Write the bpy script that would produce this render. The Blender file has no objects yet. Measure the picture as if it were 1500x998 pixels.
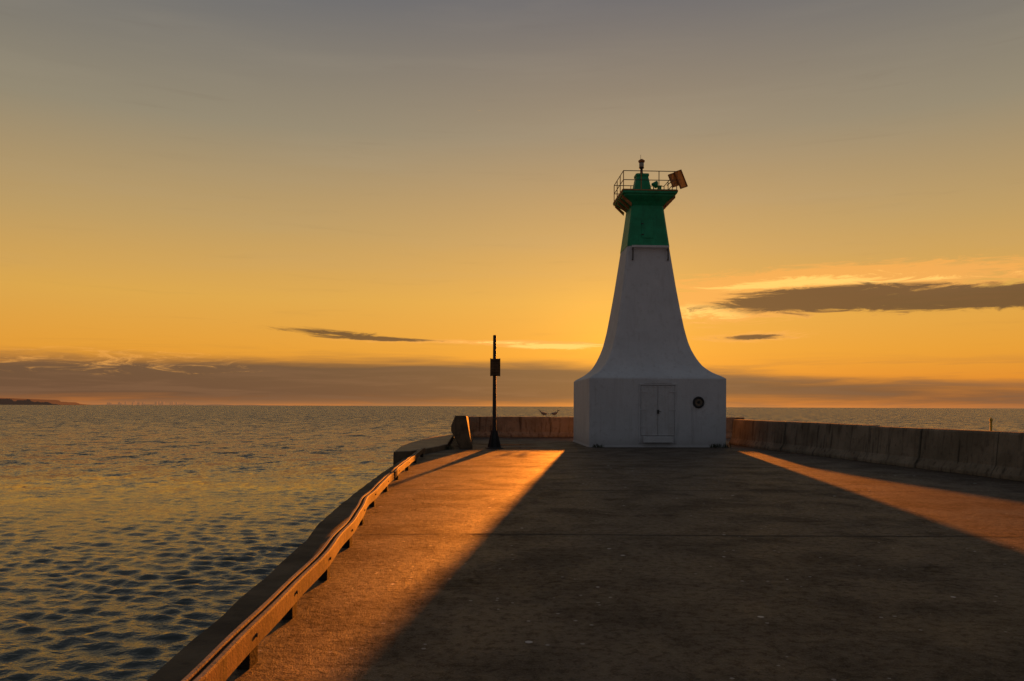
import bpy, bmesh, math, random
import numpy as np
from mathutils import Vector, Matrix
random.seed(7)
S = bpy.context.scene
COL = S.collection
R = math.radians
F = 1167.0

# ------------------------------------------------------------------ helpers
def lin(c):
    return tuple((v/255/12.92 if v/255 <= .04045 else ((v/255+.055)/1.055)**2.4) for v in c)+(1,)

def tag(o, label=None, cat=None, group=None, kind=None):
    if label: o['label'] = label
    if cat: o['category'] = cat
    if group: o['group'] = group
    if kind: o['kind'] = kind
    return o

def empty(name, loc=(0,0,0), rz=0, label=None, cat=None, group=None):
    o = bpy.data.objects.new(name, None)
    COL.objects.link(o)
    o.location = loc
    o.rotation_euler = (0,0,rz)
    return tag(o, label, cat, group)

def build(name, bm, mat, parent=None, smooth=False, bevel=0):
    bmesh.ops.recalc_face_normals(bm, faces=bm.faces)
    me = bpy.data.meshes.new(name)
    bm.to_mesh(me); bm.free()
    me.materials.append(mat)
    o = bpy.data.objects.new(name, me)
    COL.objects.link(o)
    if parent: o.parent = parent
    if smooth:
        for p in me.polygons: p.use_smooth = True
    if bevel:
        m = o.modifiers.new('b', 'BEVEL'); m.width = bevel; m.segments = 2; m.limit_method = 'ANGLE'; m.angle_limit = R(30)
    return o

def NB(): return bmesh.new()

def box(bm, c, s, rot=None):
    r = bmesh.ops.create_cube(bm, size=1)
    M = Matrix.Translation(c) @ (rot.to_4x4() if rot else Matrix.Identity(4)) @ Matrix.Diagonal((s[0], s[1], s[2], 1))
    bmesh.ops.transform(bm, matrix=M, verts=r['verts'])
    return bm

def bar(bm, p0, p1, r0, r1=None, n=10):
    p0 = Vector(p0); p1 = Vector(p1); d = p1-p0
    if r1 is None: r1 = r0
    r = bmesh.ops.create_cone(bm, cap_ends=True, segments=n, radius1=r0, radius2=r1, depth=d.length)
    M = Matrix.Translation((p0+p1)/2) @ d.to_track_quat('Z', 'Y').to_matrix().to_4x4()
    bmesh.ops.transform(bm, matrix=M, verts=r['verts'])
    return bm

def loft(bm, rings, cap=True):
    vs = [[bm.verts.new(p) for p in ring] for ring in rings]
    n = len(vs[0])
    for a, b in zip(vs[:-1], vs[1:]):
        for i in range(n):
            bm.faces.new((a[i], a[(i+1) % n], b[(i+1) % n], b[i]))
    if cap:
        bm.faces.new(vs[0][::-1]); bm.faces.new(vs[-1])
    return bm

def sqring(w, z, c=0.0, wy=None, cy=0):
    wy = wy or w
    c = max(c, .002)
    return [(-w+c,-wy+cy,z),(w-c,-wy+cy,z),(w,-wy+c+cy,z),(w,wy-c+cy,z),(w-c,wy+cy,z),(-w+c,wy+cy,z),(-w,wy-c+cy,z),(-w,-wy+c+cy,z)]

def circ(r, z, n=16, cx=0, cy=0):
    return [(cx+r*math.cos(2*math.pi*i/n), cy+r*math.sin(2*math.pi*i/n), z) for i in range(n)]

def resample(pts, step):
    P = [Vector(p) for p in pts]
    out = []
    for i in range(len(P)-1):
        p0 = P[max(i-1,0)]; p1 = P[i]; p2 = P[i+1]; p3 = P[min(i+2,len(P)-1)]
        n = max(1, int((p2-p1).length/step))
        for k in range(n):
            t = k/n
            out.append(.5*((2*p1)+(p2-p0)*t+(2*p0-5*p1+4*p2-p3)*t*t+(3*p1-p0-3*p2+p3)*t**3))
    out.append(P[-1])
    return out

def normals2(path):
    out = []
    for i in range(len(path)):
        a = path[max(i-1,0)]; b = path[min(i+1,len(path)-1)]
        d = (b-a).normalized()
        out.append(Vector((d.y, -d.x)))      # right hand side of travel
    return out

def sweep(bm, path, prof, zf=None, jit=0):
    """path 2D, prof list of (offset to the right, z)"""
    N = normals2(path)
    rings = []
    for k,(p,n) in enumerate(zip(path, N)):
        j = zf(k) if zf else 0
        rings.append([(p.x+n.x*o, p.y+n.y*o, z+j) for o,z in prof])
    return loft(bm, rings)

# ------------------------------------------------------------------ node helpers
class G:
    def __init__(s, nt): s.nt = nt
    def n(s, t, **kw):
        x = s.nt.nodes.new(t)
        for k,v in kw.items(): setattr(x, k, v)
        return x
    def put(s, sock, v):
        if isinstance(v, bpy.types.NodeSocket): s.nt.links.new(v, sock)
        else: sock.default_value = v
    def m(s, op, a, b=0.0, c=None, clamp=False):
        x = s.n('ShaderNodeMath', operation=op, use_clamp=clamp)
        s.put(x.inputs[0], a)
        s.put(x.inputs[1], b)
        if c is not None: s.put(x.inputs[2], c)
        return x.outputs[0]
    def sstep(s, v, a, b, lo=0.0, hi=1.0):
        x = s.n('ShaderNodeMapRange', interpolation_type='SMOOTHSTEP')
        s.put(x.inputs['Value'], v); x.inputs['From Min'].default_value = a; x.inputs['From Max'].default_value = b
        x.inputs['To Min'].default_value = lo; x.inputs['To Max'].default_value = hi
        return x.outputs['Result']
    def mix(s, f, a, b, bt='MIX'):
        x = s.n('ShaderNodeMix', data_type='RGBA', blend_type=bt)
        s.put(x.inputs['Factor'], f); s.put(x.inputs['A'], a); s.put(x.inputs['B'], b)
        x.clamp_result = False
        return x.outputs['Result']
    def noise(s, vec, scale, detail=4, rough=.55, dist=0, col=False):
        x = s.n('ShaderNodeTexNoise')
        s.put(x.inputs['Vector'], vec); x.inputs['Scale'].default_value = scale
        x.inputs['Detail'].default_value = detail; x.inputs['Roughness'].default_value = rough
        x.inputs['Distortion'].default_value = dist
        return x.outputs['Color' if col else 'Fac']
    def vmul(s, vec, sc): return s.v('MULTIPLY', vec, sc)
    def v(s, op, a, b=None):
        x = s.n('ShaderNodeVectorMath', operation=op)
        s.put(x.inputs[0], a)
        if b is not None: s.put(x.inputs[1], b)
        return x.outputs[0]
    def bump(s, h, strength, dist, normal=None):
        x = s.n('ShaderNodeBump')
        s.put(x.inputs['Height'], h); s.put(x.inputs['Strength'], strength); x.inputs['Distance'].default_value = dist
        if normal: s.put(x.inputs['Normal'], normal)
        return x.outputs['Normal']

def newmat(name):
    m = bpy.data.materials.new(name); m.use_nodes = True
    g = G(m.node_tree)
    b = m.node_tree.nodes['Principled BSDF']
    pos = g.n('ShaderNodeNewGeometry').outputs['Position']
    return m, g, b, pos

def weathered(name, c1, c2, scale=1.5, streak=0.0, rough=.8, bs=.4, metal=0, dark=(.02,.018,.015,1), grime=.35, spec=.4, fine=40, low=0):
    """c1,c2 linear albedo; streak = strength of vertical run marks; low = rising dirt near the ground"""
    m, g, b, pos = newmat(name)
    n1 = g.noise(pos, scale, 4, .6)
    col = g.mix(g.sstep(n1, .35, .65), c1+(1,), c2+(1,))
    n2 = g.noise(pos, scale*6, 4, .65)
    col = g.mix(g.m('MULTIPLY', g.sstep(n2, .52, .75), grime), col, dark)
    if streak:
        n3 = g.noise(g.vmul(pos, (3.2, 3.2, .22)), 2.0, 4, .6)
        col = g.mix(g.m('MULTIPLY', g.sstep(n3, .5, .72), streak), col, dark)
    if low:
        sp = g.n('ShaderNodeSeparateXYZ'); g.put(sp.inputs[0], pos)
        zz = g.m('MULTIPLY_ADD', n1, .9, g.m('MULTIPLY', sp.outputs[2], -1.0))
        col = g.mix(g.m('MULTIPLY', g.sstep(zz, -.1, .5), low), col, dark)
    g.put(b.inputs['Base Color'], col)
    b.inputs['Roughness'].default_value = rough
    b.inputs['Metallic'].default_value = metal
    b.inputs['Specular IOR Level'].default_value = spec
    h = g.m('ADD', g.noise(pos, fine, 3, .6), g.m('MULTIPLY', n2, 1.5))
    g.put(b.inputs['Normal'], g.bump(h, bs, .02))
    return m

M = {}
M['white'] = weathered('white_render', (.53,.54,.55), (.58,.59,.60), .8, streak=.26, rough=.88, bs=.35, dark=(.33,.315,.30,1), grime=.35, fine=18, low=.5)
M['whitetrim'] = weathered('white_trim', (.58,.585,.59), (.53,.535,.54), 3.0, rough=.7, bs=.15, dark=(.3,.27,.24,1), grime=.4)
M['doorwhite'] = weathered('door_paint', (.49,.495,.50), (.54,.545,.55), 2.0, streak=.4, rough=.7, bs=.15, dark=(.32,.27,.22,1), grime=.45)
M['green'] = weathered('green_paint', (.006,.22,.09), (.01,.30,.13), 2.0, streak=.3, rough=.55, bs=.2, dark=(.004,.07,.04,1), grime=.4)
M['steel'] = weathered('dark_steel', (.05,.05,.05), (.09,.08,.07), 6, rough=.5, metal=.4, bs=.15)
M['sun_orange'] = weathered('sun_orange_steel', (.42,.17,.045), (.30,.11,.03), 7, rough=.7, bs=.4, grime=.4)  # orange of the low sun painted into the steel's base colour
M['rail'] = weathered('rail_steel', (.19,.11,.055), (.10,.06,.033), 3, streak=.55, rough=.8, bs=.2, grime=.65, spec=.15, fine=60)
M['railtop'] = weathered('rail_top', (.19,.15,.105), (.28,.22,.155), 4, rough=.6, bs=.2, grime=.6, spec=.35, fine=60)
M['timber'] = weathered('old_timber', (.03,.022,.016), (.05,.036,.025), 5, rough=.9, bs=.6, spec=.1)
M['wall'] = weathered('parapet_concrete', (.26,.215,.155), (.16,.13,.09), .8, streak=.8, rough=.9, bs=.7, dark=(.04,.033,.025,1), grime=.55, fine=14, spec=.2)
M['side'] = weathered('pier_side', (.055,.046,.035), (.025,.021,.017), 1.2, streak=.6, rough=.95, bs=.5, fine=12, spec=.1)
M['strip'] = weathered('edge_concrete', (.13,.098,.065), (.06,.046,.032), 1.0, rough=.9, bs=.3, fine=25, spec=.2, grime=.5)
M['ledge'] = weathered('ledge_concrete', (.22,.145,.08), (.12,.08,.045), 1.2, rough=.6, bs=.4, fine=14, spec=.4)
M['wingc'] = weathered('wing_concrete', (.19,.12,.065), (.10,.065,.038), 2.2, streak=.4, rough=.85, bs=.6, fine=14, spec=.2)
M['black'] = weathered('black_metal', (.02,.02,.02), (.03,.028,.025), 8, rough=.6, bs=.1)
M['gap'] = weathered('door_gap_shade', (.32,.315,.31), (.25,.245,.24), 8, rough=.9, bs=.1)  # grey standing in for the shade in the door gaps
M['brass'] = weathered('dull_brass', (.20,.15,.10), (.13,.10,.07), 8, rough=.6, metal=.1, bs=.1)
M['bird'] = weathered('gull_grey', (.10,.10,.10), (.16,.16,.16), 20, rough=.8, bs=.1)
M['weed'] = weathered('weed_green', (.03,.045,.015), (.05,.05,.02), 20, rough=.8, bs=.1)
M['yellow'] = weathered('buoy_yellow', (.75,.45,.05), (.6,.35,.04), 5, rough=.5, bs=.1)
M['joint'] = weathered('joint_tar', (.02,.017,.014), (.032,.026,.02), 3, rough=.9, bs=.3)
M['glass'] = weathered('lamp_glass', (.25,.22,.16), (.3,.26,.2), 5, rough=.15, bs=.02, spec=.8)
# thin amber plastic sheet that lets the low sun through
m, g, b, pos = newmat('amber_translucent_sheet')
tr = g.n('ShaderNodeBsdfTranslucent'); g.put(tr.inputs['Color'], g.mix(g.noise(pos, 9, 3), (.42,.42,.40,1), (.16,.17,.2,1)))
b.inputs['Base Color'].default_value = (.3,.13,.05,1); b.inputs['Roughness'].default_value = .5
mx = g.n('ShaderNodeMixShader'); mx.inputs[0].default_value = .5
g.put(mx.inputs[1], b.outputs[0]); g.put(mx.inputs[2], tr.outputs[0])
g.put(m.node_tree.nodes['Material Output'].inputs['Surface'], mx.outputs[0])
M['panel'] = m

# far silhouettes: greyed by haze
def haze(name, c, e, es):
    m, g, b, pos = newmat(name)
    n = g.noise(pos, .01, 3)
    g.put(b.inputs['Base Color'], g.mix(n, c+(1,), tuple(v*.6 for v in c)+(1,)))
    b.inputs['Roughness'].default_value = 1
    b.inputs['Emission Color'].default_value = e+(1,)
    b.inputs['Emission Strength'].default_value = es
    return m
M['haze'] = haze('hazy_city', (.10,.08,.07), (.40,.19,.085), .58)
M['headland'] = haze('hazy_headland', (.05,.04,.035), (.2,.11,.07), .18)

# ------------------------------------------------------------------ deck material
def deck_material():
    m, g, b, pos = newmat('deck_concrete')
    big = g.noise(pos, .28, 4, .6)
    med = g.noise(pos, .9, 6, .70, .4)
    streak = g.noise(g.vmul(pos, (.5, 3.0, 1)), 1.1, 4, .6, 1.0)
    fine = g.noise(pos, 60, 3, .75)
    gr = g.noise(pos, 11, 5, .78)
    col = g.mix(g.sstep(big, .3, .7), (.085,.066,.048,1), (.135,.106,.078,1))
    col = g.mix(g.m('MULTIPLY', g.sstep(med, .47, .66), .5), col, (.042,.033,.025,1))
    col = g.mix(g.m('MULTIPLY', g.sstep(streak, .52, .75), .3), col, (.035,.026,.02,1))
    col = g.mix(g.m('MULTIPLY', g.sstep(gr, .48, .62), .55), col, (.035,.027,.02,1))
    col = g.mix(g.m('MULTIPLY', g.sstep(fine, .52, .68), .55), col, (.22,.185,.15,1))
    # meandering hairline cracks
    v = g.n('ShaderNodeTexVoronoi', feature='DISTANCE_TO_EDGE')
    nz = g.noise(pos, 1.3, 3, .5, 0, True)
    g.put(v.inputs['Vector'], g.vmul(g.v('ADD', pos, nz), (.7,1,1))); v.inputs['Scale'].default_value = .22
    crack = g.m('MULTIPLY', g.sstep(v.outputs['Distance'], 0, .005, 1, 0), g.sstep(med, .45, .6))
    col = g.mix(g.m('MULTIPLY', crack, .6), col, (.015,.012,.01,1))
    # droppings and grit
    v2 = g.n('ShaderNodeTexVoronoi'); g.put(v2.inputs['Vector'], pos); v2.inputs['Scale'].default_value = 2.6
    sep = g.n('ShaderNodeSeparateColor'); g.put(sep.inputs[0], v2.outputs['Color'])
    spot = g.m('MULTIPLY', g.m('LESS_THAN', v2.outputs['Distance'], g.m('MULTIPLY', sep.outputs[1], .095)), g.m('LESS_THAN', sep.outputs[0], .4))
    col = g.mix(g.m('MULTIPLY', spot, .85), col, (.52,.51,.50,1))
    v3 = g.n('ShaderNodeTexVoronoi'); g.put(v3.inputs['Vector'], pos); v3.inputs['Scale'].default_value = 8
    s3 = g.n('ShaderNodeSeparateColor'); g.put(s3.inputs[0], v3.outputs['Color'])
    spot3 = g.m('MULTIPLY', g.m('LESS_THAN', v3.outputs['Distance'], .13), g.m('LESS_THAN', s3.outputs[0], .16))
    col = g.mix(g.m('MULTIPLY', spot3, .7), col, (.38,.36,.34,1))
    g.put(b.inputs['Base Color'], col)
    rg = g.m('ADD', g.sstep(med, .35, .65, .54, .68), g.m('MULTIPLY', g.sstep(big, .4, .7), .08))
    g.put(b.inputs['Roughness'], rg)
    g.put(b.inputs['Specular IOR Level'], g.m('MULTIPLY', g.sstep(gr, .4, .6, .20, .05), g.sstep(med, .4, .62, 1.1, .5)))
    h = g.m('ADD', g.m('MULTIPLY', streak, .5), g.m('ADD', g.m('MULTIPLY', fine, .45), g.m('MULTIPLY', gr, 1.2)))
    h = g.m('SUBTRACT', h, g.m('MULTIPLY', crack, .6))
    g.put(b.inputs['Normal'], g.bump(h, .70, .035))
    return m
M['deck'] = deck_material()

# ------------------------------------------------------------------ water
def water_material():
    m, g, b, pos = newmat('lake_water')
    b.inputs['Base Color'].default_value = (.052,.064,.056,1)
    b.inputs['IOR'].default_value = 1.333
    ln = g.n('ShaderNodeVectorMath', operation='LENGTH'); g.put(ln.inputs[0], pos)
    d = ln.outputs['Value']
    g.put(b.inputs['Roughness'], g.sstep(d, 20, 200, .06, .10))
    n1 = g.noise(g.vmul(pos, (.8,1.3,1)), 8, 3, .6)
    nb = g.bump(n1, .5, .045)
    # beyond the modelled ripples the surface slopes are given directly
    c1 = g.noise(g.vmul(pos, (.7,1.0,1)), 2.2, 4, .72, 0, True)
    c2 = g.noise(g.vmul(pos, (1.0,.8,1)), .30, 6, .95, 0, True)
    s1 = g.vmul(g.v('SUBTRACT', c1, (.5,.5,.5)), (.45,1.6,0))
    s2 = g.vmul(g.v('SUBTRACT', c2, (.5,.5,.5)), (.35,2.9,0))
    cb = g.n('ShaderNodeCombineXYZ'); g.put(cb.inputs[1], g.sstep(d, 22, 220, -.045, -.20)); cb.inputs[2].default_value = 1
    nn = g.v('NORMALIZE', g.v('ADD', g.v('ADD', s1, s2), cb.outputs[0]))
    f = g.sstep(d, 18, 60)
    x = g.n('ShaderNodeMix', data_type='VECTOR'); g.put(x.inputs['Factor'], f)
    g.put(x.inputs[4], nb); g.put(x.inputs[5], nn)
    g.put(b.inputs['Normal'], g.v('NORMALIZE', x.outputs[1]))
    return m
M['water'] = water_material()

WZ = -1.55
def make_water():
    rs = [2.5]
    while rs[-1] < 75: rs.append(rs[-1]*1.0044)
    while rs[-1] < 45000: rs.append(rs[-1]*1.05)
    r = np.array(rs); nc = 1050
    th = np.linspace(R(-74), R(74), nc)
    RR, TT = np.meshgrid(r, th, indexing='ij')
    X = RR*np.sin(TT); Y = RR*np.cos(TT)-2.0
    Z = np.zeros_like(X)
    rng = np.random.RandomState(21)
    sp = RR*.0044
    wx = .2*np.sin(1.15*X+.71*Y)+.15*np.sin(.87*X-1.45*Y+1)
    wy = .2*np.sin(.97*X+1.23*Y+2)+.15*np.sin(-1.5*X+.65*Y+.5)
    amp = 1+.3*np.sin(.31*X+.23*Y)*np.sin(.19*X-.27*Y+1)
    for i in range(76):
        lam = .14*(.78/.14)**(rng.rand()**1.0)
        a = rng.normal(0, R(30))+R(184)
        k = 2*math.pi/lam
        A = .0074*lam*(.6+.8*rng.rand())
        if lam > .5: A *= .6
        ph = k*((X+wx*.35)*math.sin(a)+(Y+wy*.35)*math.cos(a))+rng.rand()*6.28
        w = np.clip((lam/sp-2.5)/2.5, 0, 1)
        s = np.sin(ph)
        Z += A*w*(s+.28*np.cos(2*ph))*amp
    Z += WZ
    co = np.stack([X,Y,Z], -1).reshape(-1,3).astype(np.float32)
    nr = len(r)
    idx = np.arange(nr*nc).reshape(nr,nc)
    q = np.stack([idx[:-1,:-1], idx[:-1,1:], idx[1:,1:], idx[1:,:-1]], -1).reshape(-1,4)
    me = bpy.data.meshes.new('lake')
    me.vertices.add(len(co)); me.vertices.foreach_set('co', co.ravel())
    me.loops.add(q.size); me.loops.foreach_set('vertex_index', q.ravel().astype(np.int32))
    me.polygons.add(len(q)); me.polygons.foreach_set('loop_start', np.arange(0, q.size, 4, dtype=np.int32))
    me.polygons.foreach_set('loop_total', np.full(len(q), 4, dtype=np.int32))
    me.polygons.foreach_set('use_smooth', np.ones(len(q), dtype=bool))
    me.update(); me.validate()
    if me.polygons[0].normal.z < 0: me.flip_normals()
    me.materials.append(M['water'])
    o = bpy.data.objects.new('water', me); COL.objects.link(o)
    tag(o, 'rippled grey lake water reaching the horizon', 'water', kind='structure')
make_water()

# ------------------------------------------------------------------ pier deck
left_edge = [(-1.9,-14),(-2.10,0),(-2.25,4.9),(-2.40,7.4),(-2.58,10.0),(-2.74,11.2),(-2.88,13),(-3.04,15.4),(-3.27,20),(-3.44,24.6),(-3.6,30),(-3.5,41),(-3.0,45.0)]
LE = resample(left_edge, .35)
random.seed(11)
LEj = [Vector((p.x+random.uniform(-.012,.012), p.y)) for p in LE]
right_edge = [(13.2,45.2),(11.2,40),(11.1,34),(12.9,18.5),(15.6,-6),(16.4,-14)]
outline = [(p.x,p.y) for p in LEj]+right_edge
bm = NB()
vs = [bm.verts.new((x,y,0)) for x,y in outline]
f = bm.faces.new(vs)
bmesh.ops.triangulate(bm, faces=[f])
o = build('pier_deck', bm, M['deck'])
if o.data.polygons[0].normal.z < 0: o.data.flip_normals()
tag(o, 'weathered brown concrete pier deck with tower shadow across it', 'pier deck', kind='structure')
bm = NB()
inner = [Vector((p.x,p.y)) for p in LEj]
N = normals2(inner)
top = [(p.x,p.y,-.005) for p in inner]
r1 = [(p.x-n.x*.03,p.y-n.y*.03,-.04) for p,n in zip(inner,N)]
r2 = [(p.x-n.x*.04+random.uniform(-.008,.008),p.y,-.35) for p,n in zip(inner,N)]
r3 = [(p.x-n.x*.05,p.y,-4) for p,n in zip(inner,N)]
cols = [[bm.verts.new(q) for q in rr] for rr in (top,r1,r2,r3)]
for a,b2 in zip(cols[:-1],cols[1:]):
    for i in range(len(a)-1): bm.faces.new((a[i],a[i+1],b2[i+1],b2[i]))
rt = [(-3.0,45.0)]+right_edge
a = [bm.verts.new((x,y,-.005)) for x,y in rt]; b2 = [bm.verts.new((x,y,-4)) for x,y in rt]
for i in range(len(a)-1): bm.faces.new((a[i],a[i+1],b2[i+1],b2[i]))
o = build('pier_side', bm, M['side'])
tag(o, 'dark stained concrete side of the pier', 'pier side', kind='structure')

# expansion joints
for i,(yy,x0,x1) in enumerate([(10.55,-2.0,13.0),(16.2,-2.45,12.2),(22.5,-2.8,11.5),(2.3,-1.5,13.8)]):
    bm = NB()
    wd = .008+yy*.0012
    pts = [Vector((x0+(x1-x0)*k/60, yy+random.uniform(-.015,.015)+.03*math.sin(k*.2))) for k in range(61)]
    vs0 = [bm.verts.new((p.x,p.y-wd*random.uniform(.5,1.6),.004)) for p in pts]
    vs1 = [bm.verts.new((p.x,p.y+wd*random.uniform(.5,1.6),.004)) for p in pts]
    for k in range(60): bm.faces.new((vs0[k],vs0[k+1],vs1[k+1],vs1[k]))
    o = build('deck_joint', bm, M['joint'])
    tag(o, 'dark expansion joint across the deck', 'joint', kind='structure')

# puddle
def puddle(cx, cy, rx, ry, label):
    bm = NB()
    vs = []
    for i in range(40):
        t = 2*math.pi*i/40
        k = 1+.25*math.sin(3*t+cx)+.15*math.sin(7*t+1)
        vs.append(bm.verts.new((cx+rx*k*math.cos(t), cy+ry*k*math.sin(t), .005)))
    bm.faces.new(vs)
    m, g, b, pos = newmat('puddle_water')
    b.inputs['Base Color'].default_value = (.03,.025,.02,1); b.inputs['Roughness'].default_value = .06
    g.put(b.inputs['Normal'], g.bump(g.noise(pos, 6, 2), .05, .02))
    o = build('puddle', bm, m)
    tag(o, label, 'puddle', kind='structure')
puddle(.35, 32.6, 1.0, .28, 'shallow puddle at the foot of the post')
puddle(-.2, 35.2, 1.1, .5, 'puddle behind the post')

# ------------------------------------------------------------------ parapet walls
def wall_profile(h=1.22):
    return [(-.30,0),(-.30,.10),(-.17,.30),(-.10,h-.06),(-.07,h),(.26,h),(.30,h-.05),(.42,-.02)]
def wall(name, path, label, npan, h=1.22, mat='wall', flip=1, gap=.018):
    root = empty(name, (0,0,0), label=label, cat='wall')
    P = resample(path, .4)
    L = len(P)
    for k in range(npan):
        a = int(k*(L-1)/npan); b = int((k+1)*(L-1)/npan)
        seg = [s.copy() for s in P[a:b+1]]
        if len(seg) < 2: continue
        d0 = (seg[1]-seg[0]).normalized(); d1 = (seg[-1]-seg[-2]).normalized()
        seg[0] = seg[0]+d0*gap; seg[-1] = seg[-1]-d1*gap
        hh = h+random.uniform(-.02,.02); off = random.uniform(-.025,.025)
        bm = NB()
        sweep(bm, seg, [(flip*(o_+off), z) for o_,z in wall_profile(hh)], )
        build('wall_panel', bm, M[mat], root, bevel=.02)
    return root
# travelling from near to far; deck lies on the left, sea on the right
wall('parapet_wall', [(14.9,-6),(13.5,6),(12.1,18.5),(11.2,26.5),(10.45,33),(10.2,36.5)], 'long streaked concrete parapet wall running along the right side of the pier', 15, h=1.14)
wall('parapet_wall', [(-2.9,44.3),(3,44.3),(8.0,44.3),(12.9,44.3)], 'low concrete parapet closing the pier behind the lighthouse', 3, h=1.13, flip=-1, gap=.004)

# recurved wave wall : angled end of the back parapet
root = empty('wave_wall', (0,0,0), label='recurved concrete wave wall with angled end standing left of the steel post', cat='wall')
bm = NB()
prof = [(-2.05,0),(-2.22,.35),(-2.42,.72),(-2.42,.92),(-2.26,1.33),(-1.84,1.33),(-1.80,1.1),(-1.70,.55),(-1.57,0)]
ys = [31.6,31.75,33.6,36,39,42,44.0]
loft(bm, [[(x+(.03 if j==0 else 0)-.047*(yy-31.6), yy, z*(.985 if j==0 else 1-.013*(yy-31.6))) for x,z in prof] for j,yy in enumerate(ys)])
build('wall_body', bm, M['wingc'], root, bevel=.02)

# raised ledge at the left
bm = NB()
lp = [(-3.90,26.2),(-4.22,30.5),(-4.2,33),(-3.9,39),(-3.1,42.5),(-2.55,31.5),(-2.95,28.9),(-3.20,27.8),(-3.42,26.6)]
loft(bm, [[(x,y,-4) for x,y in lp],[(x,y,.0) for x,y in lp],[(x+.01,y,.18) for x,y in lp],[(x+(.06 if x<-3.5 else -.02),y+.05,.20) for x,y in lp]])
o = build('concrete_ledge', bm, M['ledge'])
tag(o, 'raised concrete ledge at the water side beyond the end of the guard rail', 'ledge')

# ------------------------------------------------------------------ guard rail
rail_pts = [(-1.60,-8),(-1.63,0),(-1.69,3.5),(-1.735,5.2),(-1.80,6.4),(-1.89,8.1),(-2.00,9.6),(-2.15,11.0),(-2.36,13.0),(-2.51,15.6),(-2.63,17.6),(-2.86,22.4),(-3.06,27.3)]
RP = resample(rail_pts, .25)
RP = [Vector((p.x+.010*math.sin(p.y*1.9)+.006*math.sin(p.y*3.3+1), p.y)) for p in RP]
# stained strip of old concrete outside the rail
bm = NB()
q0 = []; q1 = []
for p in LEj:
    if p.y > 25.9: break
    rp = min(RP, key=lambda q: abs(q.y-p.y))
    q0.append(bm.verts.new((p.x,p.y,.004))); q1.append(bm.verts.new((max(rp.x-.05, p.x+.02)+.02*math.sin(p.y*2.1),p.y,.004)))
for i in range(len(q0)-1): bm.faces.new((q0[i],q1[i],q1[i+1],q0[i+1]))
o = build('edge_strip', bm, M['strip'])
tag(o, 'dark stained strip of concrete between the guard rail and the water', 'pier edge', kind='structure')
def zj(k): return .008*math.sin(k*.21)+.005*math.sin(k*.5+1)
root = empty('guard_rail', (0,0,0), label='low buckled rusty steel guard rail on timber blocks along the water edge', cat='guard rail')
cut = [i for i,p in enumerate(RP) if p.y < 17.2][-1]
for (a,b) in ((0,cut),(cut+1,len(RP)-1)):
    seg = RP[a:b+1]
    bm = NB()
    sweep(bm, seg, [(.078,.130),(.078,.266),(.072,.276),(.036,.276),(.036,.255),(.060,.255),(.060,.150),(.036,.150),(.036,.130)], zj)
    build('inner_channel', bm, M['rail'], root)
    bm = NB()
    sweep(bm, seg, [(.004,.245),(.004,.258),(.034,.258),(.034,.245)], zj)
    build('groove_plate', bm, M['timber'], root)
    bm = NB()
    sweep(bm, seg, [(-.028,.130),(-.028,.268),(-.022,.276),(.002,.276),(.002,.130)], zj)
    build('outer_channel', bm, M['railtop'], root)
    bm = NB()
    sweep(bm, seg, [(.048,.278),(.048,.282),(.074,.282),(.074,.278)], zj)
    build('top_strip', bm, M['railtop'], root)
yb = [2.6,5.17,6.5,7.9,9.5,11.4,13.5,15.8,18.4,21.0,23.8,26.6]
for y in yb:
    p = min(RP, key=lambda q: abs(q.y-y))
    bm = NB()
    box(bm, (p.x+.02, p.y, .062), (.09, .16, .124), Matrix.Rotation(random.uniform(-.08,.08),3,'Z'))
    build('support_block', bm, M['timber'], root, bevel=.008)
    bm = NB()
    bar(bm, (p.x+.075,p.y,.20),(p.x+.092,p.y,.20),.013,n=6)
    build('bolt', bm, M['steel'], root)

# ------------------------------------------------------------------ lighthouse
TH = R(2.6)
LH = empty('lighthouse', (6.03,36.5,0), TH, label='white flared concrete lighthouse with green top, gallery railing and double door', cat='lighthouse')
W = 2.92
prof = [(2.93,W),(2.99,2.85),(3.08,2.63),(3.25,2.37),(3.5,2.11),(3.83,1.92),(4.2,1.75),(4.57,1.63),(5.2,1.49),(6.1,1.34),(7.0,1.20),(7.65,1.11),(8.9,.94),(10.0,.80),(10.75,.71)]
def hw(z):
    for (z0,w0),(z1,w1) in zip(prof[:-1],prof[1:]):
        if z0 <= z <= z1: return w0+(w1-w0)*(z-z0)/(z1-z0)
    return W if z < 3 else .71
WYB = 2.70; CYB = -(W-WYB)
bm = NB()
loft(bm, [sqring(W,0,.03,WYB,CYB), sqring(W,2.90,.03,WYB,CYB), sqring(W-.03,2.93,.03,WYB-.03,CYB)])
build('base_block', bm, M['white'], LH, bevel=.015)
zs = [2.93,2.96,3.0,3.04,3.08,3.16,3.25,3.37,3.5,3.66,3.83,4.0,4.2,4.4,4.57,4.9,5.2,5.6,6.1,6.5,7,7.65,8.3,8.88]
def smooth_hw(z):
    return (hw(max(2.93,z-.08))+hw(z)+hw(z+.08))/3 if z > 3.0 else hw(z)-.03
bm = NB()
def shaft(w, z):
    k = min(1, max(0,(z-2.93)/1.2))
    return sqring(w, z, .05+.05*k, w-(1-k)*.19, -(1-k)*.19)
loft(bm, [shaft(smooth_hw(z), z) for z in zs])
SH = build('tower_shaft', bm, M['white'], LH); 
bm = NB()
zg = [8.883,9.4,10,10.75]
loft(bm, [sqring(hw(z)+.012, z, .08) for z in zg])
build('green_tower_top', bm, M['green'], LH)
GW = 1.22
bm = NB()
loft(bm, [sqring(.725,10.751,.06), sqring(.86,10.90,.06), sqring(1.12,11.10,.08), sqring(1.14,11.178,.08)])
build('corbel', bm, M['green'], LH)
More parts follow.
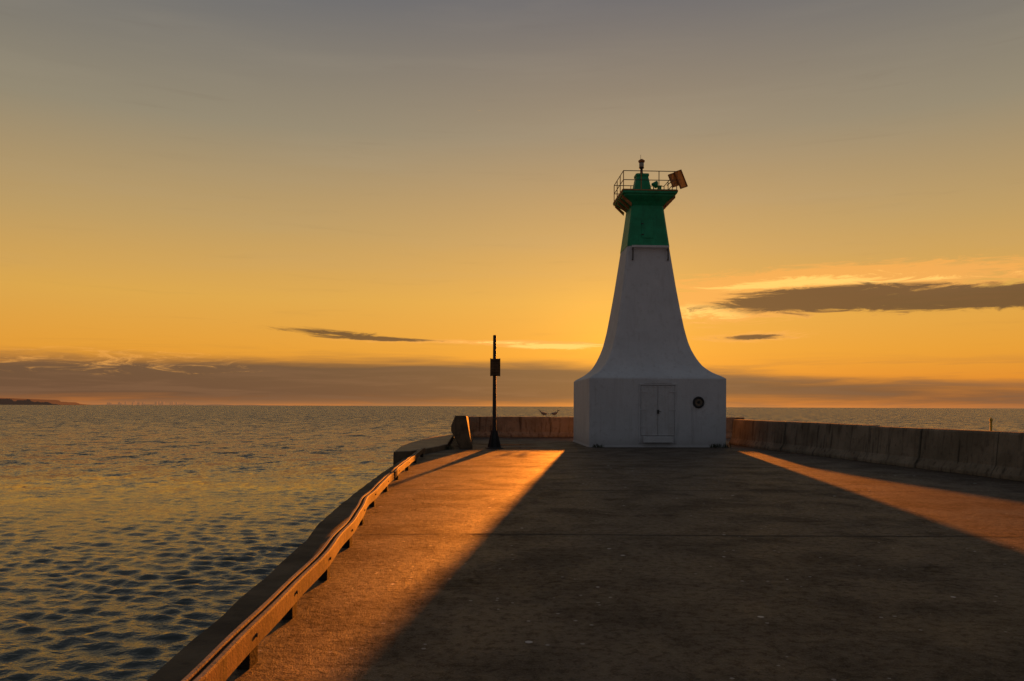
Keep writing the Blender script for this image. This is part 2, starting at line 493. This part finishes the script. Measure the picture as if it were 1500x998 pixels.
for s in (-1,1):
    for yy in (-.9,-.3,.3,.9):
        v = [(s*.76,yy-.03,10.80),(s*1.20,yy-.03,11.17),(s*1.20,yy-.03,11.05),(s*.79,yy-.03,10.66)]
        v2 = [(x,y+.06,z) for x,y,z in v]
        bm = NB(); loft(bm, [v, v2]); build('bracket', bm, M['sun_orange'], LH)  # orange sunlight under the gallery is put into the bracket colour
bm = NB(); box(bm, (0,0,11.27), (2*GW,2*GW,.18))
gal = build('gallery_slab', bm, M['green'], LH, bevel=.02)
bm = NB()
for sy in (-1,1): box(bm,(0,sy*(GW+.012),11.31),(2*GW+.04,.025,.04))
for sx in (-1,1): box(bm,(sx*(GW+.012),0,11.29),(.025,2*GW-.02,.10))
build('slab_edging', bm, M['sun_orange'], gal)  # edging carries the same painted sun orange
def rail_part():
    q = GW-.03
    cs = [(-q,-q),(q,-q),(q,q),(-q,q)]
    for i in range(4):
        a = cs[i]; b = cs[(i+1)%4]
        for k in range(3):
            t = k/3
            x = a[0]+(b[0]-a[0])*t; y = a[1]+(b[1]-a[1])*t
            bm = NB(); bar(bm, (x,y,11.36),(x,y,12.16),.019,n=8)
            build('railing_post', bm, M['sun_orange' if x < 0 else 'steel'], LH)  # left posts take the steel with sun orange painted in
        for z in (12.16, 11.76):
            bm = NB(); bar(bm, (a[0],a[1],z),(b[0],b[1],z),.018,n=8)
            build('handrail' if z == 12.16 else 'mid_rail', bm, M['steel'], LH)
rail_part()
bm = NB()
loft(bm, [sqring(.42,11.362,.08), sqring(.39,11.6,.08), sqring(.27,12.20,.06), sqring(.30,12.22,.06), sqring(.30,12.32,.06)])
ln_ = build('lantern_housing', bm, M['green'], LH)
ln_.location = (-.14,0,0)
bm = NB()
loft(bm, [circ(.10,12.32),circ(.08,12.38),circ(.06,12.45),circ(.06,12.60),circ(.10,12.62),circ(.12,12.66)])
lm = build('lamp_stem', bm, M['black'], ln_, smooth=False)
bm = NB(); loft(bm, [circ(.10,12.662),circ(.11,12.72),circ(.11,12.86),circ(.08,12.90)])
build('lamp_lens', bm, M['glass'], ln_, smooth=True)
bm = NB(); loft(bm, [circ(.13,12.901),circ(.15,12.94),circ(.15,12.98),circ(.05,13.05)])
build('lamp_cap', bm, M['sun_orange'], ln_)  # sunlit orange of the cap comes from its base colour
bm = NB(); bar(bm,(-.04,0,13.05),(-.04,0,13.25),.008,n=6); build('bird_spike', bm, M['steel'], ln_)
bm = NB(); bar(bm,(.30,-.55,11.36),(.30,-.55,11.66),.025); bar(bm,(.20,-.62,11.74),(.42,-.55,11.74),.04,.17,n=14)
build('fog_horn', bm, M['green'], LH)
bm = NB(); box(bm,(.62,-.3,11.53),(.16,.16,.34)); box(bm,(.62,-.3,11.73),(.2,.2,.05))
build('control_box', bm, M['green'], LH, bevel=.01)
def tilted(x,y,z,rz,roll,w,h):
    rot = Matrix.Rotation(roll,3,'Y') @ Matrix.Rotation(rz,3,'Z')
    bm = NB(); box(bm,(x,y,z),(w,.012,h),rot)
    p = build('panel_sheet', bm, M['panel'], LH)
    for s in (-1,1):
        bm = NB(); box(bm,Vector((x,y,z))+rot@Vector((s*(w/2+.015),0,0)),(.03,.09,h+.06),rot)
        build('panel_side_frame', bm, M['sun_orange'], p)  # frame edges coloured orange as if lit by the sun
        bm = NB(); box(bm,Vector((x,y,z))+rot@Vector((0,0,s*(h/2+.015))),(w,.09,.03),rot)
        build('panel_end_frame', bm, M['sun_orange'], p)
    bm = NB(); bar(bm,(x-.28,y+.10,z-.22),(x-.02,y+.03,z),.02)
    build('panel_bracket', bm, M['steel'], p)
tilted(1.02,-1.32,11.74,R(14),R(-22),.26,.54)
tilted(1.34,-1.32,11.78,R(14),R(-22),.30,.74)
z0,z1 = 9.25,10.05
def on_front(z, out): return -(hw(z)+.012)-out
bm = NB()
v = [(-.30,on_front(z0,.0),z0),(.22,on_front(z0,.0),z0),(.22,on_front(z1,.0),z1),(-.30,on_front(z1,.0),z1)]
v2 = [(x,y-.03,z) for x,y,z in v]
loft(bm,[v,v2])
h_ = build('hatch', bm, M['green'], LH, bevel=.008)
for zz in (9.4,9.9):
    bm = NB(); box(bm,(-.27,on_front(zz,.04),zz),(.10,.03,.05)); build('hatch_hinge', bm, M['black'], h_)
bm = NB()
box(bm,(0.05,-(hw(8.8)+.14),8.83),(1.66,.14,.10))
hb = build('sign_beam', bm, M['whitetrim'], LH, bevel=.01)
for s in (-1,1):
    bm = NB()
    box(bm,(.05+s*.79,-(hw(8.6)+.13),8.50),(.05,.05,.56))
    box(bm,(.05+s*.79,-(hw(8.3)+.03),8.25),(.05,.16,.05))
    box(bm,(.05+s*.79,-(hw(8.6)+.06),8.72),(.05,.16,.05))
    build('beam_bracket', bm, M['steel'], hb)
yf = -W
def fbox(bm, x0,x1,z0,z1,d0,d1): box(bm,((x0+x1)/2, yf-(d0+d1)/2,(z0+z1)/2),(x1-x0,d1-d0,z1-z0))
bm = NB()
fbox(bm,-.81,-.75,.16,2.62,.0,.04); fbox(bm,.71,.77,.16,2.62,.0,.04); fbox(bm,-.81,.77,2.622,2.68,.0,.05)
df = build('door_frame', bm, M['white'], LH, bevel=.012)
bm = NB(); fbox(bm,-.749,.709,.47,2.621,.0,.006); build('door_gap_shade_plate', bm, M['gap'], df)  # thin plate behind the doors, coloured to shade their gaps
bm = NB()
v=[(-.60,yf,2.69),(.56,yf,2.69),(.50,yf,2.74),(.06,yf,2.84),(-.10,yf,2.84),(-.54,yf,2.74)]
loft(bm,[v,[(x,y-.05,z) for x,y,z in v]])
build('pediment', bm, M['white'], df)
for s,(a,b) in enumerate(((-.732,-.031),(-.009,.692))):
    bm = NB(); fbox(bm,a,b,.50,2.60,.0,.028)
    dl = build('door', bm, M['doorwhite'], LH, bevel=.005)
    bm = NB()
    fbox(bm,a,a+.05,.50,2.595,.0285,.040); fbox(bm,b-.05,b,.50,2.595,.0285,.040)
    for z in (.50,2.545): fbox(bm,a+.05,b-.05,z,z+.05,.0285,.040)
    build('door_rail', bm, M['doorwhite'], dl, bevel=.004)
    for z in (.8,1.5,2.25):
        bm = NB()
        if s==0: fbox(bm,a-.05,a+.22,z+.07,z+.11,.041,.054)
        else: fbox(bm,b-.22,b+.05,z+.07,z+.11,.041,.054)
        build('hinge', bm, M['whitetrim'], dl)
bm = NB(); fbox(bm,-.06,.03,1.42,1.58,.046,.075); bar(bm,(.0,yf-.12,1.5),(.09,yf-.12,1.5),.014)
build('door_handle', bm, M['steel'], LH)
bm = NB(); fbox(bm,-.66,.62,.20,.46,.0,.16)
build('threshold_step', bm, M['whitetrim'], LH, bevel=.012)
def ring(bm, x, z, R0, r, out):
    rings=[]
    n=28
    for i in range(n):
        t=2*math.pi*i/n
        rings.append([(x+(R0+r*math.cos(p))*math.cos(t), yf-out+r*math.sin(p), z+(R0+r*math.cos(p))*math.sin(t)) for p in [k*math.pi/4 for k in range(8)]])
    vs=[[bm.verts.new(p) for p in rr] for rr in rings]
    for i in range(n):
        a=vs[i]; b=vs[(i+1)%n]
        for k in range(8): bm.faces.new((a[k],a[(k+1)%8],b[(k+1)%8],b[k]))
bm = NB(); ring(bm,1.72,1.90,.20,.05,.02)
po = build('porthole', bm, M['black'], LH, smooth=True)
bm = NB(); bar(bm,(1.72,yf+.0,1.90),(1.72,yf-.03,1.90),.19,n=28); build('porthole_plate', bm, M['brass'], po)
bm = NB(); bar(bm,(1.72,yf-.031,1.90),(1.72,yf-.07,1.90),.06,.04,n=20); build('porthole_boss', bm, M['black'], po)
bm = NB(); box(bm,(1.45,yf-.02,1.72),(.05,.04,.12)); bar(bm,(1.45,yf-.02,.15),(1.45,yf-.02,1.7),.012); build('conduit', bm, M['white'], LH)
bm = NB(); loft(bm,[sqring(W+.03,0.0,.03,WYB+.03,CYB),sqring(W+.02,.05,.03,WYB+.02,CYB),sqring(W+.005,.07,.03,WYB+.005,CYB)]); build('footing', bm, M['white'], LH)

# ------------------------------------------------------------------ steel post
P0 = empty('steel_post', (-.71,32.2,0), .2, label='tall dark steel post with slatted box and flared foot left of the lighthouse', cat='post')
bm = NB(); loft(bm,[circ(.085,.35,12),circ(.075,2.5,12),circ(.068,4.55,12),circ(.05,4.58,12)])
build('pole', bm, M['black'], P0, smooth=False)
bm = NB(); loft(bm,[sqring(.33,0,.04),sqring(.32,.04,.04)]); build('base_plate', bm, M['black'], P0)
bm = NB()
loft(bm,[circ(.15,.041,12),circ(.13,.4,12),circ(.10,.62,12),circ(.09,.86,12)])
for i in range(4):
    a=math.pi/4+i*math.pi/2
    rot=Matrix.Rotation(a,3,'Z')
    v=[rot@Vector(q) for q in ((.10,-.015,.041),(.33,-.015,.041),(.30,-.015,.12),(.14,-.015,.72),(.09,-.015,.74))]
    v2=[rot@Vector(q) for q in ((.10,.015,.041),(.33,.015,.041),(.30,.015,.12),(.14,.015,.72),(.09,.015,.74))]
    loft(bm,[v,v2])
build('foot', bm, M['black'], P0)
bm = NB()
box(bm,(0,-.12,3.27),(.40,.03,.70))
for k in range(6): box(bm,(0,-.15,2.98+k*.115),(.40,.05,.03))
for s in (-1,1): box(bm,(s*.19,-.15,3.27),(.025,.06,.72))
sb = build('slatted_box', bm, M['rail'], P0)
bm = NB(); box(bm,(0,.11,3.27),(.30,.06,.62)); box(bm,(0,-.0,3.45),(.24,.24,.05)); box(bm,(0,-.0,3.08),(.24,.24,.05)); build('box_clamp', bm, M['steel'], sb)
bm = NB(); box(bm,(0,0,1.2),(.18,.18,.05)); build('pole_collar', bm, M['steel'], P0)

# ------------------------------------------------------------------ gulls
def gull(x, y, z, heading, head_up, label):
    bm = NB()
    path = [(-.22,.10,.012,.006),(-.14,.115,.04,.018),(-.06,.12,.062,.05),(.03,.13,.072,.062),(.10,.15,.058,.052),(.14,.19+head_up*.3,.034,.032),(.155,.235+head_up,.036,.036),(.19,.245+head_up,.026,.026),(.215,.24+head_up,.010,.010),(.25,.228+head_up,.004,.004)]
    rings=[]
    for px,pz,ry,rz in path:
        rings.append([(px, ry*math.cos(t), pz+rz*math.sin(t)) for t in [k*math.pi/5 for k in range(10)]])
    loft(bm, rings)
    for s in (-1,1):
        bar(bm,(.02,s*.025,.0),(.02,s*.03,.09),.006,n=6)
        box(bm,(.035,s*.025,.004),(.05,.03,.006))
    o = build('gull', bm, M['bird'], smooth=True)
    o.location=(x,y,z); o.rotation_euler=(0,0,heading); o.scale=(1.25,1.25,1.25)
    tag(o, label, 'bird')
gull(1.78,44.3,1.15,R(165),0,'dark gull perched on the far parapet wall, the left of two')
gull(2.36,44.3,1.15,R(15),.03,'dark gull perched on the far parapet wall, closer to the lighthouse')

# ------------------------------------------------------------------ weeds
def weed(x, y, n, r, h, label):
    bm = NB()
    for i in range(n):
        a=random.uniform(0,6.28); d=r*math.sqrt(random.random())
        bx_,by_=x+d*math.cos(a)*1.6,y+d*math.sin(a)*.5
        hh=h*random.uniform(.4,1); lean=Vector((random.uniform(-.5,.5),random.uniform(-.5,.5),1)).normalized()
        w=random.uniform(.005,.010)
        p0=Vector((bx_,by_,0)); p1=p0+lean*hh*.6; p2=p0+Vector((lean.x*1.5,lean.y*1.5,lean.z)).normalized()*hh
        v=[bm.verts.new(q) for q in (p0+Vector((-w,0,0)),p0+Vector((w,0,0)),p1+Vector((w,0,0)),p2,p1+Vector((-w,0,0)))]
        bm.faces.new(v)
        for k in range(2):
            c=p0+(p2-p0)*random.random(); s=random.uniform(.015,.03)
            q=[bm.verts.new(c+Vector((random.uniform(-s,s),random.uniform(-s,s),random.uniform(-s,s)))) for _ in range(3)]
            bm.faces.new(q)
    o = build('weed_tuft', bm, M['weed'])
    tag(o, label, 'weeds')
weed(3.6,33.28,40,.16,.20,'dark weeds growing at the left front corner of the lighthouse')
weed(8.80,33.58,80,.28,.24,'dark weeds growing at the right front corner of the lighthouse')
weed(-2.6,31.2,60,.22,.22,'small weeds at the foot of the wave wall')

# ------------------------------------------------------------------ marker buoy
bx_ = (1452-750)/F*70
B = empty('marker_buoy', (bx_,70,WZ), 0, label='small yellow marker post standing in the water beyond the parapet at far right', cat='buoy')
bm = NB(); loft(bm,[circ(.55,-.3),circ(.6,0),circ(.5,.35),circ(.15,.5)]); build('float', bm, M['yellow'], B)
bm = NB(); loft(bm,[circ(.1,.45),circ(.09,2.1)]); build('spar', bm, M['yellow'], B)
bm = NB(); loft(bm,[circ(.13,2.1),circ(.14,2.3),circ(.03,2.45)]); build('top_mark', bm, M['yellow'], B)

# ------------------------------------------------------------------ far shore
D = 6000
bm = NB()
n=160
x0=(-60-750)/F*D; x1=(88-750)/F*D
rngs=[]
for i in range(n+1):
    t=i/n; x=x0+(x1-x0)*t
    h=(8.5*(1-t)**.7+2.0+1.4*random.random()+1.3*math.sin(t*31)+.8*math.sin(t*67))*D/F*.92 if t<.97 else 2
    if t>.75: h*= (1-t)/.25*.8+.2
    rngs.append([(x,D,WZ-2),(x,D+10,max(h,1)),(x,D+400,max(h*.9,1)),(x,D+500,WZ-2)])
loft(bm,rngs)
o = build('headland', bm, M['headland']); tag(o,'dark wooded headland on the left horizon','headland',kind='structure')
D2 = 9000
tw=[(163,3,3),(168,4,4),(173,3,3),(178,3,5),(184,5,3),(190,3,5),(195,3,4),(201,3,7),(205,3,4),(211,5,3),(217,3,4),(222,3,5),(232,4,5),(240,5,5),(245,3,6),(249,3,4),(254,3,5),(258,3,4),(264,5,3)]
for i,(px,w,h) in enumerate(tw):
    X=(px-750)/F*D2; u=D2/F; h*=.62
    bm=NB(); box(bm,(0,0,(h+1.5)*u/2),(w*u*.6,40,(h+1.5)*u)); box(bm,(w*u*.1,0,(h+1.5)*u+u*.35),(w*u*.4,30,u*.7))
    o=build('distant_tower',bm,M['haze']); o.location=(X,D2+random.uniform(-200,200),WZ)
    tag(o,'hazy distant tower block among the city skyline on the horizon','tower','towers of the distant skyline')
u=D2/F; X=(236-750)/F*D2
bm=NB(); loft(bm,[circ(6,0),circ(4,30),circ(3,46),circ(8,48),circ(8,52),circ(3,55),circ(1.5,72)])
o=build('needle_tower',bm,M['haze'],smooth=False); o.location=(X,D2,WZ)
tag(o,'tallest slender needle tower on the far skyline','tower')
bm=NB(); xa=(100-750)/F*D2; xb=(420-750)/F*D2
loft(bm,[[(xa+(xb-xa)*t,D2+50,WZ-1),(xa+(xb-xa)*t,D2+60,(1.0+.4*math.sin(t*40))*u*(1-abs(2*t-1)**3)+1),(xa+(xb-xa)*t,D2+400,WZ-1)] for t in [k/60 for k in range(61)]])
o=build('far_shore',bm,M['haze']); tag(o,'thin hazy shoreline under the skyline','shore',kind='structure')

# ------------------------------------------------------------------ sun and sky
AZ = math.atan((893-750)/F); EL = R(4.55)
sd = Vector((math.sin(AZ)*math.cos(EL), math.cos(AZ)*math.cos(EL), math.sin(EL)))
sun = bpy.data.lights.new('sun','SUN'); sun.energy = 10.5; sun.angle = R(.8); sun.color = (1.0,.25,.018)
so = bpy.data.objects.new('sun', sun); COL.objects.link(so)
so.rotation_euler = sd.to_track_quat('Z','Y').to_euler()

Wd = bpy.data.worlds.new('World'); S.world = Wd; Wd.use_nodes = True
try:
    Wd.cycles.sampling_method = 'MANUAL'; Wd.cycles.sample_map_resolution = 256
except Exception: pass
nt = Wd.node_tree; g = G(nt)
bg = nt.nodes['Background']
vec = g.n('ShaderNodeTexCoord').outputs['Generated']
nv = g.n('ShaderNodeVectorMath', operation='NORMALIZE'); g.put(nv.inputs[0], vec); vec = nv.outputs[0]
sx = g.n('ShaderNodeSeparateXYZ'); g.put(sx.inputs[0], vec)
U = g.m('MULTIPLY', g.m('ARCTAN2', sx.outputs[0], sx.outputs[1]), F)
V = g.m('MULTIPLY', g.m('ARCSINE', sx.outputs[2]), F)
def ramp(fac, stops):
    x = g.n('ShaderNodeValToRGB'); r = x.color_ramp
    while len(r.elements) < len(stops): r.elements.new(.5)
    for e,(p,c) in zip(r.elements, stops): e.position = p; e.color = lin(c)
    g.put(x.inputs[0], fac)
    return x.outputs[0]
VM = 1833.
Vn = g.m('DIVIDE', g.m('MAXIMUM', V, 0.0), VM, clamp=True)
warm = ramp(Vn, [(0,(212,120,46)),(30/VM,(222,136,44)),(76/VM,(228,156,52)),(150/VM,(220,166,74)),(246/VM,(190,156,98)),(380/VM,(148,137,114)),(545/VM,(107,108,110)),(900/VM,(88,91,98)),(1,(84,88,96))])
cool = ramp(Vn, [(0,(88,87,90)),(150/VM,(93,93,97)),(400/VM,(90,92,98)),(900/VM,(86,90,98)),(1,(84,88,96))])
hx = g.n('ShaderNodeVectorMath', operation='DOT_PRODUCT'); g.put(hx.inputs[0], vec); hx.inputs[1].default_value = (math.sin(AZ),math.cos(AZ),0)
front = g.sstep(hx.outputs['Value'], -.15, .85)
sky = g.mix(front, cool, warm)
dt = g.n('ShaderNodeVectorMath', operation='DOT_PRODUCT'); g.put(dt.inputs[0], vec); dt.inputs[1].default_value = sd
ang = g.m('ARCCOSINE', g.m('MINIMUM', dt.outputs['Value'], .999999))
def glow(width, amp):
    q = g.m('DIVIDE', ang, R(width)); return g.m('MULTIPLY', g.m('EXPONENT', g.m('MULTIPLY', g.m('POWER', q, 1.5), -1.0)), amp)
def addcol(base, f, c):
    return g.mix(1.0, base, g.mix(f, (0,0,0,1), c), 'ADD')
sky = addcol(sky, glow(15, 1.0), (.15,.050,.0,1))
sky = addcol(sky, glow(4.0, 1.0), (.16,.080,.005,1))
cv = g.n('ShaderNodeCombineXYZ'); g.put(cv.inputs[0], U); g.put(cv.inputs[1], V)
n_s = g.noise(g.vmul(cv.outputs[0], (.005,.075,1)), 1.0, 5, .60, .4)
n_f = g.noise(g.vmul(cv.outputs[0], (.011,.075,1)), 1.0, 7, .72, 1.8)
n_b = g.noise(g.vmul(cv.outputs[0], (.0022,.02,1)), 1.0, 4, .55, .3)
def uv(px,py):
    a=math.atan((px-750)/F); return a*F, math.atan((596-py)/F*math.cos(a))*F
def blob(px,py,rx,ry,tilt=0.0):
    cu,cvv = uv(px,py)
    du = g.m('SUBTRACT', U, cu)
    dv = g.m('MULTIPLY_ADD', du, -tilt, g.m('SUBTRACT', V, cvv))
    a = g.m('MULTIPLY', du, 1/rx); b = g.m('MULTIPLY', dv, 1/ry)
    r = g.m('MULTIPLY_ADD', a, a, g.m('MULTIPLY', b, b))
    return g.m('EXPONENT', g.m('MULTIPLY', r, -1.0))
def addm(*a):
    r=a[0]
    for x in a[1:]: r=g.m('ADD', r, x)
    return r
ns = g.m('MULTIPLY', g.m('SUBTRACT', n_s, .5), 1.9)
nf = g.m('MULTIPLY', g.m('SUBTRACT', n_f, .5), 2.6)
nbb = g.m('MULTIPLY', g.m('SUBTRACT', n_b, .5), 1.4)
# bank low over the horizon, full width
bk = addm(g.m('MULTIPLY', blob(430,556,480,27,-.01), 1.15), blob(760,562,300,26,0), g.m('MULTIPLY', blob(40,562,300,22,0), 1.0), g.m('MULTIPLY', blob(1300,572,380,18,-.02), .85), g.m('MULTIPLY', blob(700,590,1300,8,0),.3), g.m('MULTIPLY', ns, .55), g.m('MULTIPLY', nbb, .25))
bank = g.sstep(bk, .05, 1.15)
sky = g.mix(g.m('MULTIPLY', bank, .92), sky, (.108,.066,.043,1))
lo = g.m('MULTIPLY', g.sstep(n_s, .46, .62), g.sstep(V, 20, 85, 1, 0))
sky = g.mix(g.m('MULTIPLY', lo, .4), sky, (.24,.12,.06,1))
hz = g.sstep(V, 0, 9, .35, 0)
sky = g.mix(hz, sky, (.42,.19,.075,1))
# bright fringes
fr = addm(blob(1180,405,190,14,.01), blob(1045,452,100,22,-.02), blob(1280,424,330,34,.02), blob(800,507,110,6,0), blob(640,501,190,4,0), blob(1110,493,95,9,0), g.m('MULTIPLY', blob(130,528,280,24,0), .6), g.m('MULTIPLY', nf, .9))
fringe = g.sstep(fr, .45, 1.05)
sky = g.mix(g.m('MULTIPLY', fringe, .8), sky, (.95,.42,.085,1))
st = g.sstep(addm(g.m('MULTIPLY', blob(815,508,80,5.0,0), 1.15), g.m('MULTIPLY', blob(700,502,80,2.5,0), .7), g.m('MULTIPLY', blob(1040,455,80,16,-.03), 1.0), g.m('MULTIPLY', blob(1160,412,130,9,.03), .95), g.m('MULTIPLY', blob(1330,409,150,5,.0), .7), g.m('MULTIPLY', nf, .9)), .48, .95)
sky = g.mix(g.m('MULTIPLY', st, .85), sky, (1.25,.68,.16,1))
# dark bodies
dk = addm(blob(1400,433,280,17,.01), blob(1160,438,120,14,.03), g.m('MULTIPLY', blob(1230,421,110,7,.0), .6), blob(1500,431,120,12,.0), blob(490,490,85,7.5,-.06), blob(590,499,80,3.0,-.02), blob(1105,493,65,5,0), g.m('MULTIPLY', nf, .85))
dark = g.sstep(dk, .42, 1.0)
sky = g.mix(g.m('MULTIPLY', dark, .92), sky, (.130,.064,.026,1))
veil = g.m('MULTIPLY', g.sstep(n_b, .45, .75), g.sstep(V, 90, 250))
sky = g.mix(g.m('MULTIPLY', veil, .08), sky, (.45,.38,.27,1))
ns_ = g.n('ShaderNodeTexSky', sky_type='NISHITA'); ns_.sun_disc = False; ns_.sun_elevation = EL; ns_.sun_rotation = AZ
sky = g.mix(1.0, sky, g.mix(.002, (0,0,0,1), ns_.outputs[0]), 'ADD')
g.put(bg.inputs['Color'], sky); bg.inputs['Strength'].default_value = 1.0

# ------------------------------------------------------------------ camera
cam = bpy.data.cameras.new('camera'); co = bpy.data.objects.new('camera', cam); COL.objects.link(co)
cam.sensor_width = 36; cam.lens = 28.0; cam.shift_y = 96.5/1500; cam.clip_end = 100000; cam.clip_start = .05
co.location = (0,0,1.7); co.rotation_euler = (R(90), R(-.23), 0)
S.camera = co
S.view_settings.view_transform = 'Standard'; S.view_settings.look = 'None'; S.view_settings.exposure = 0
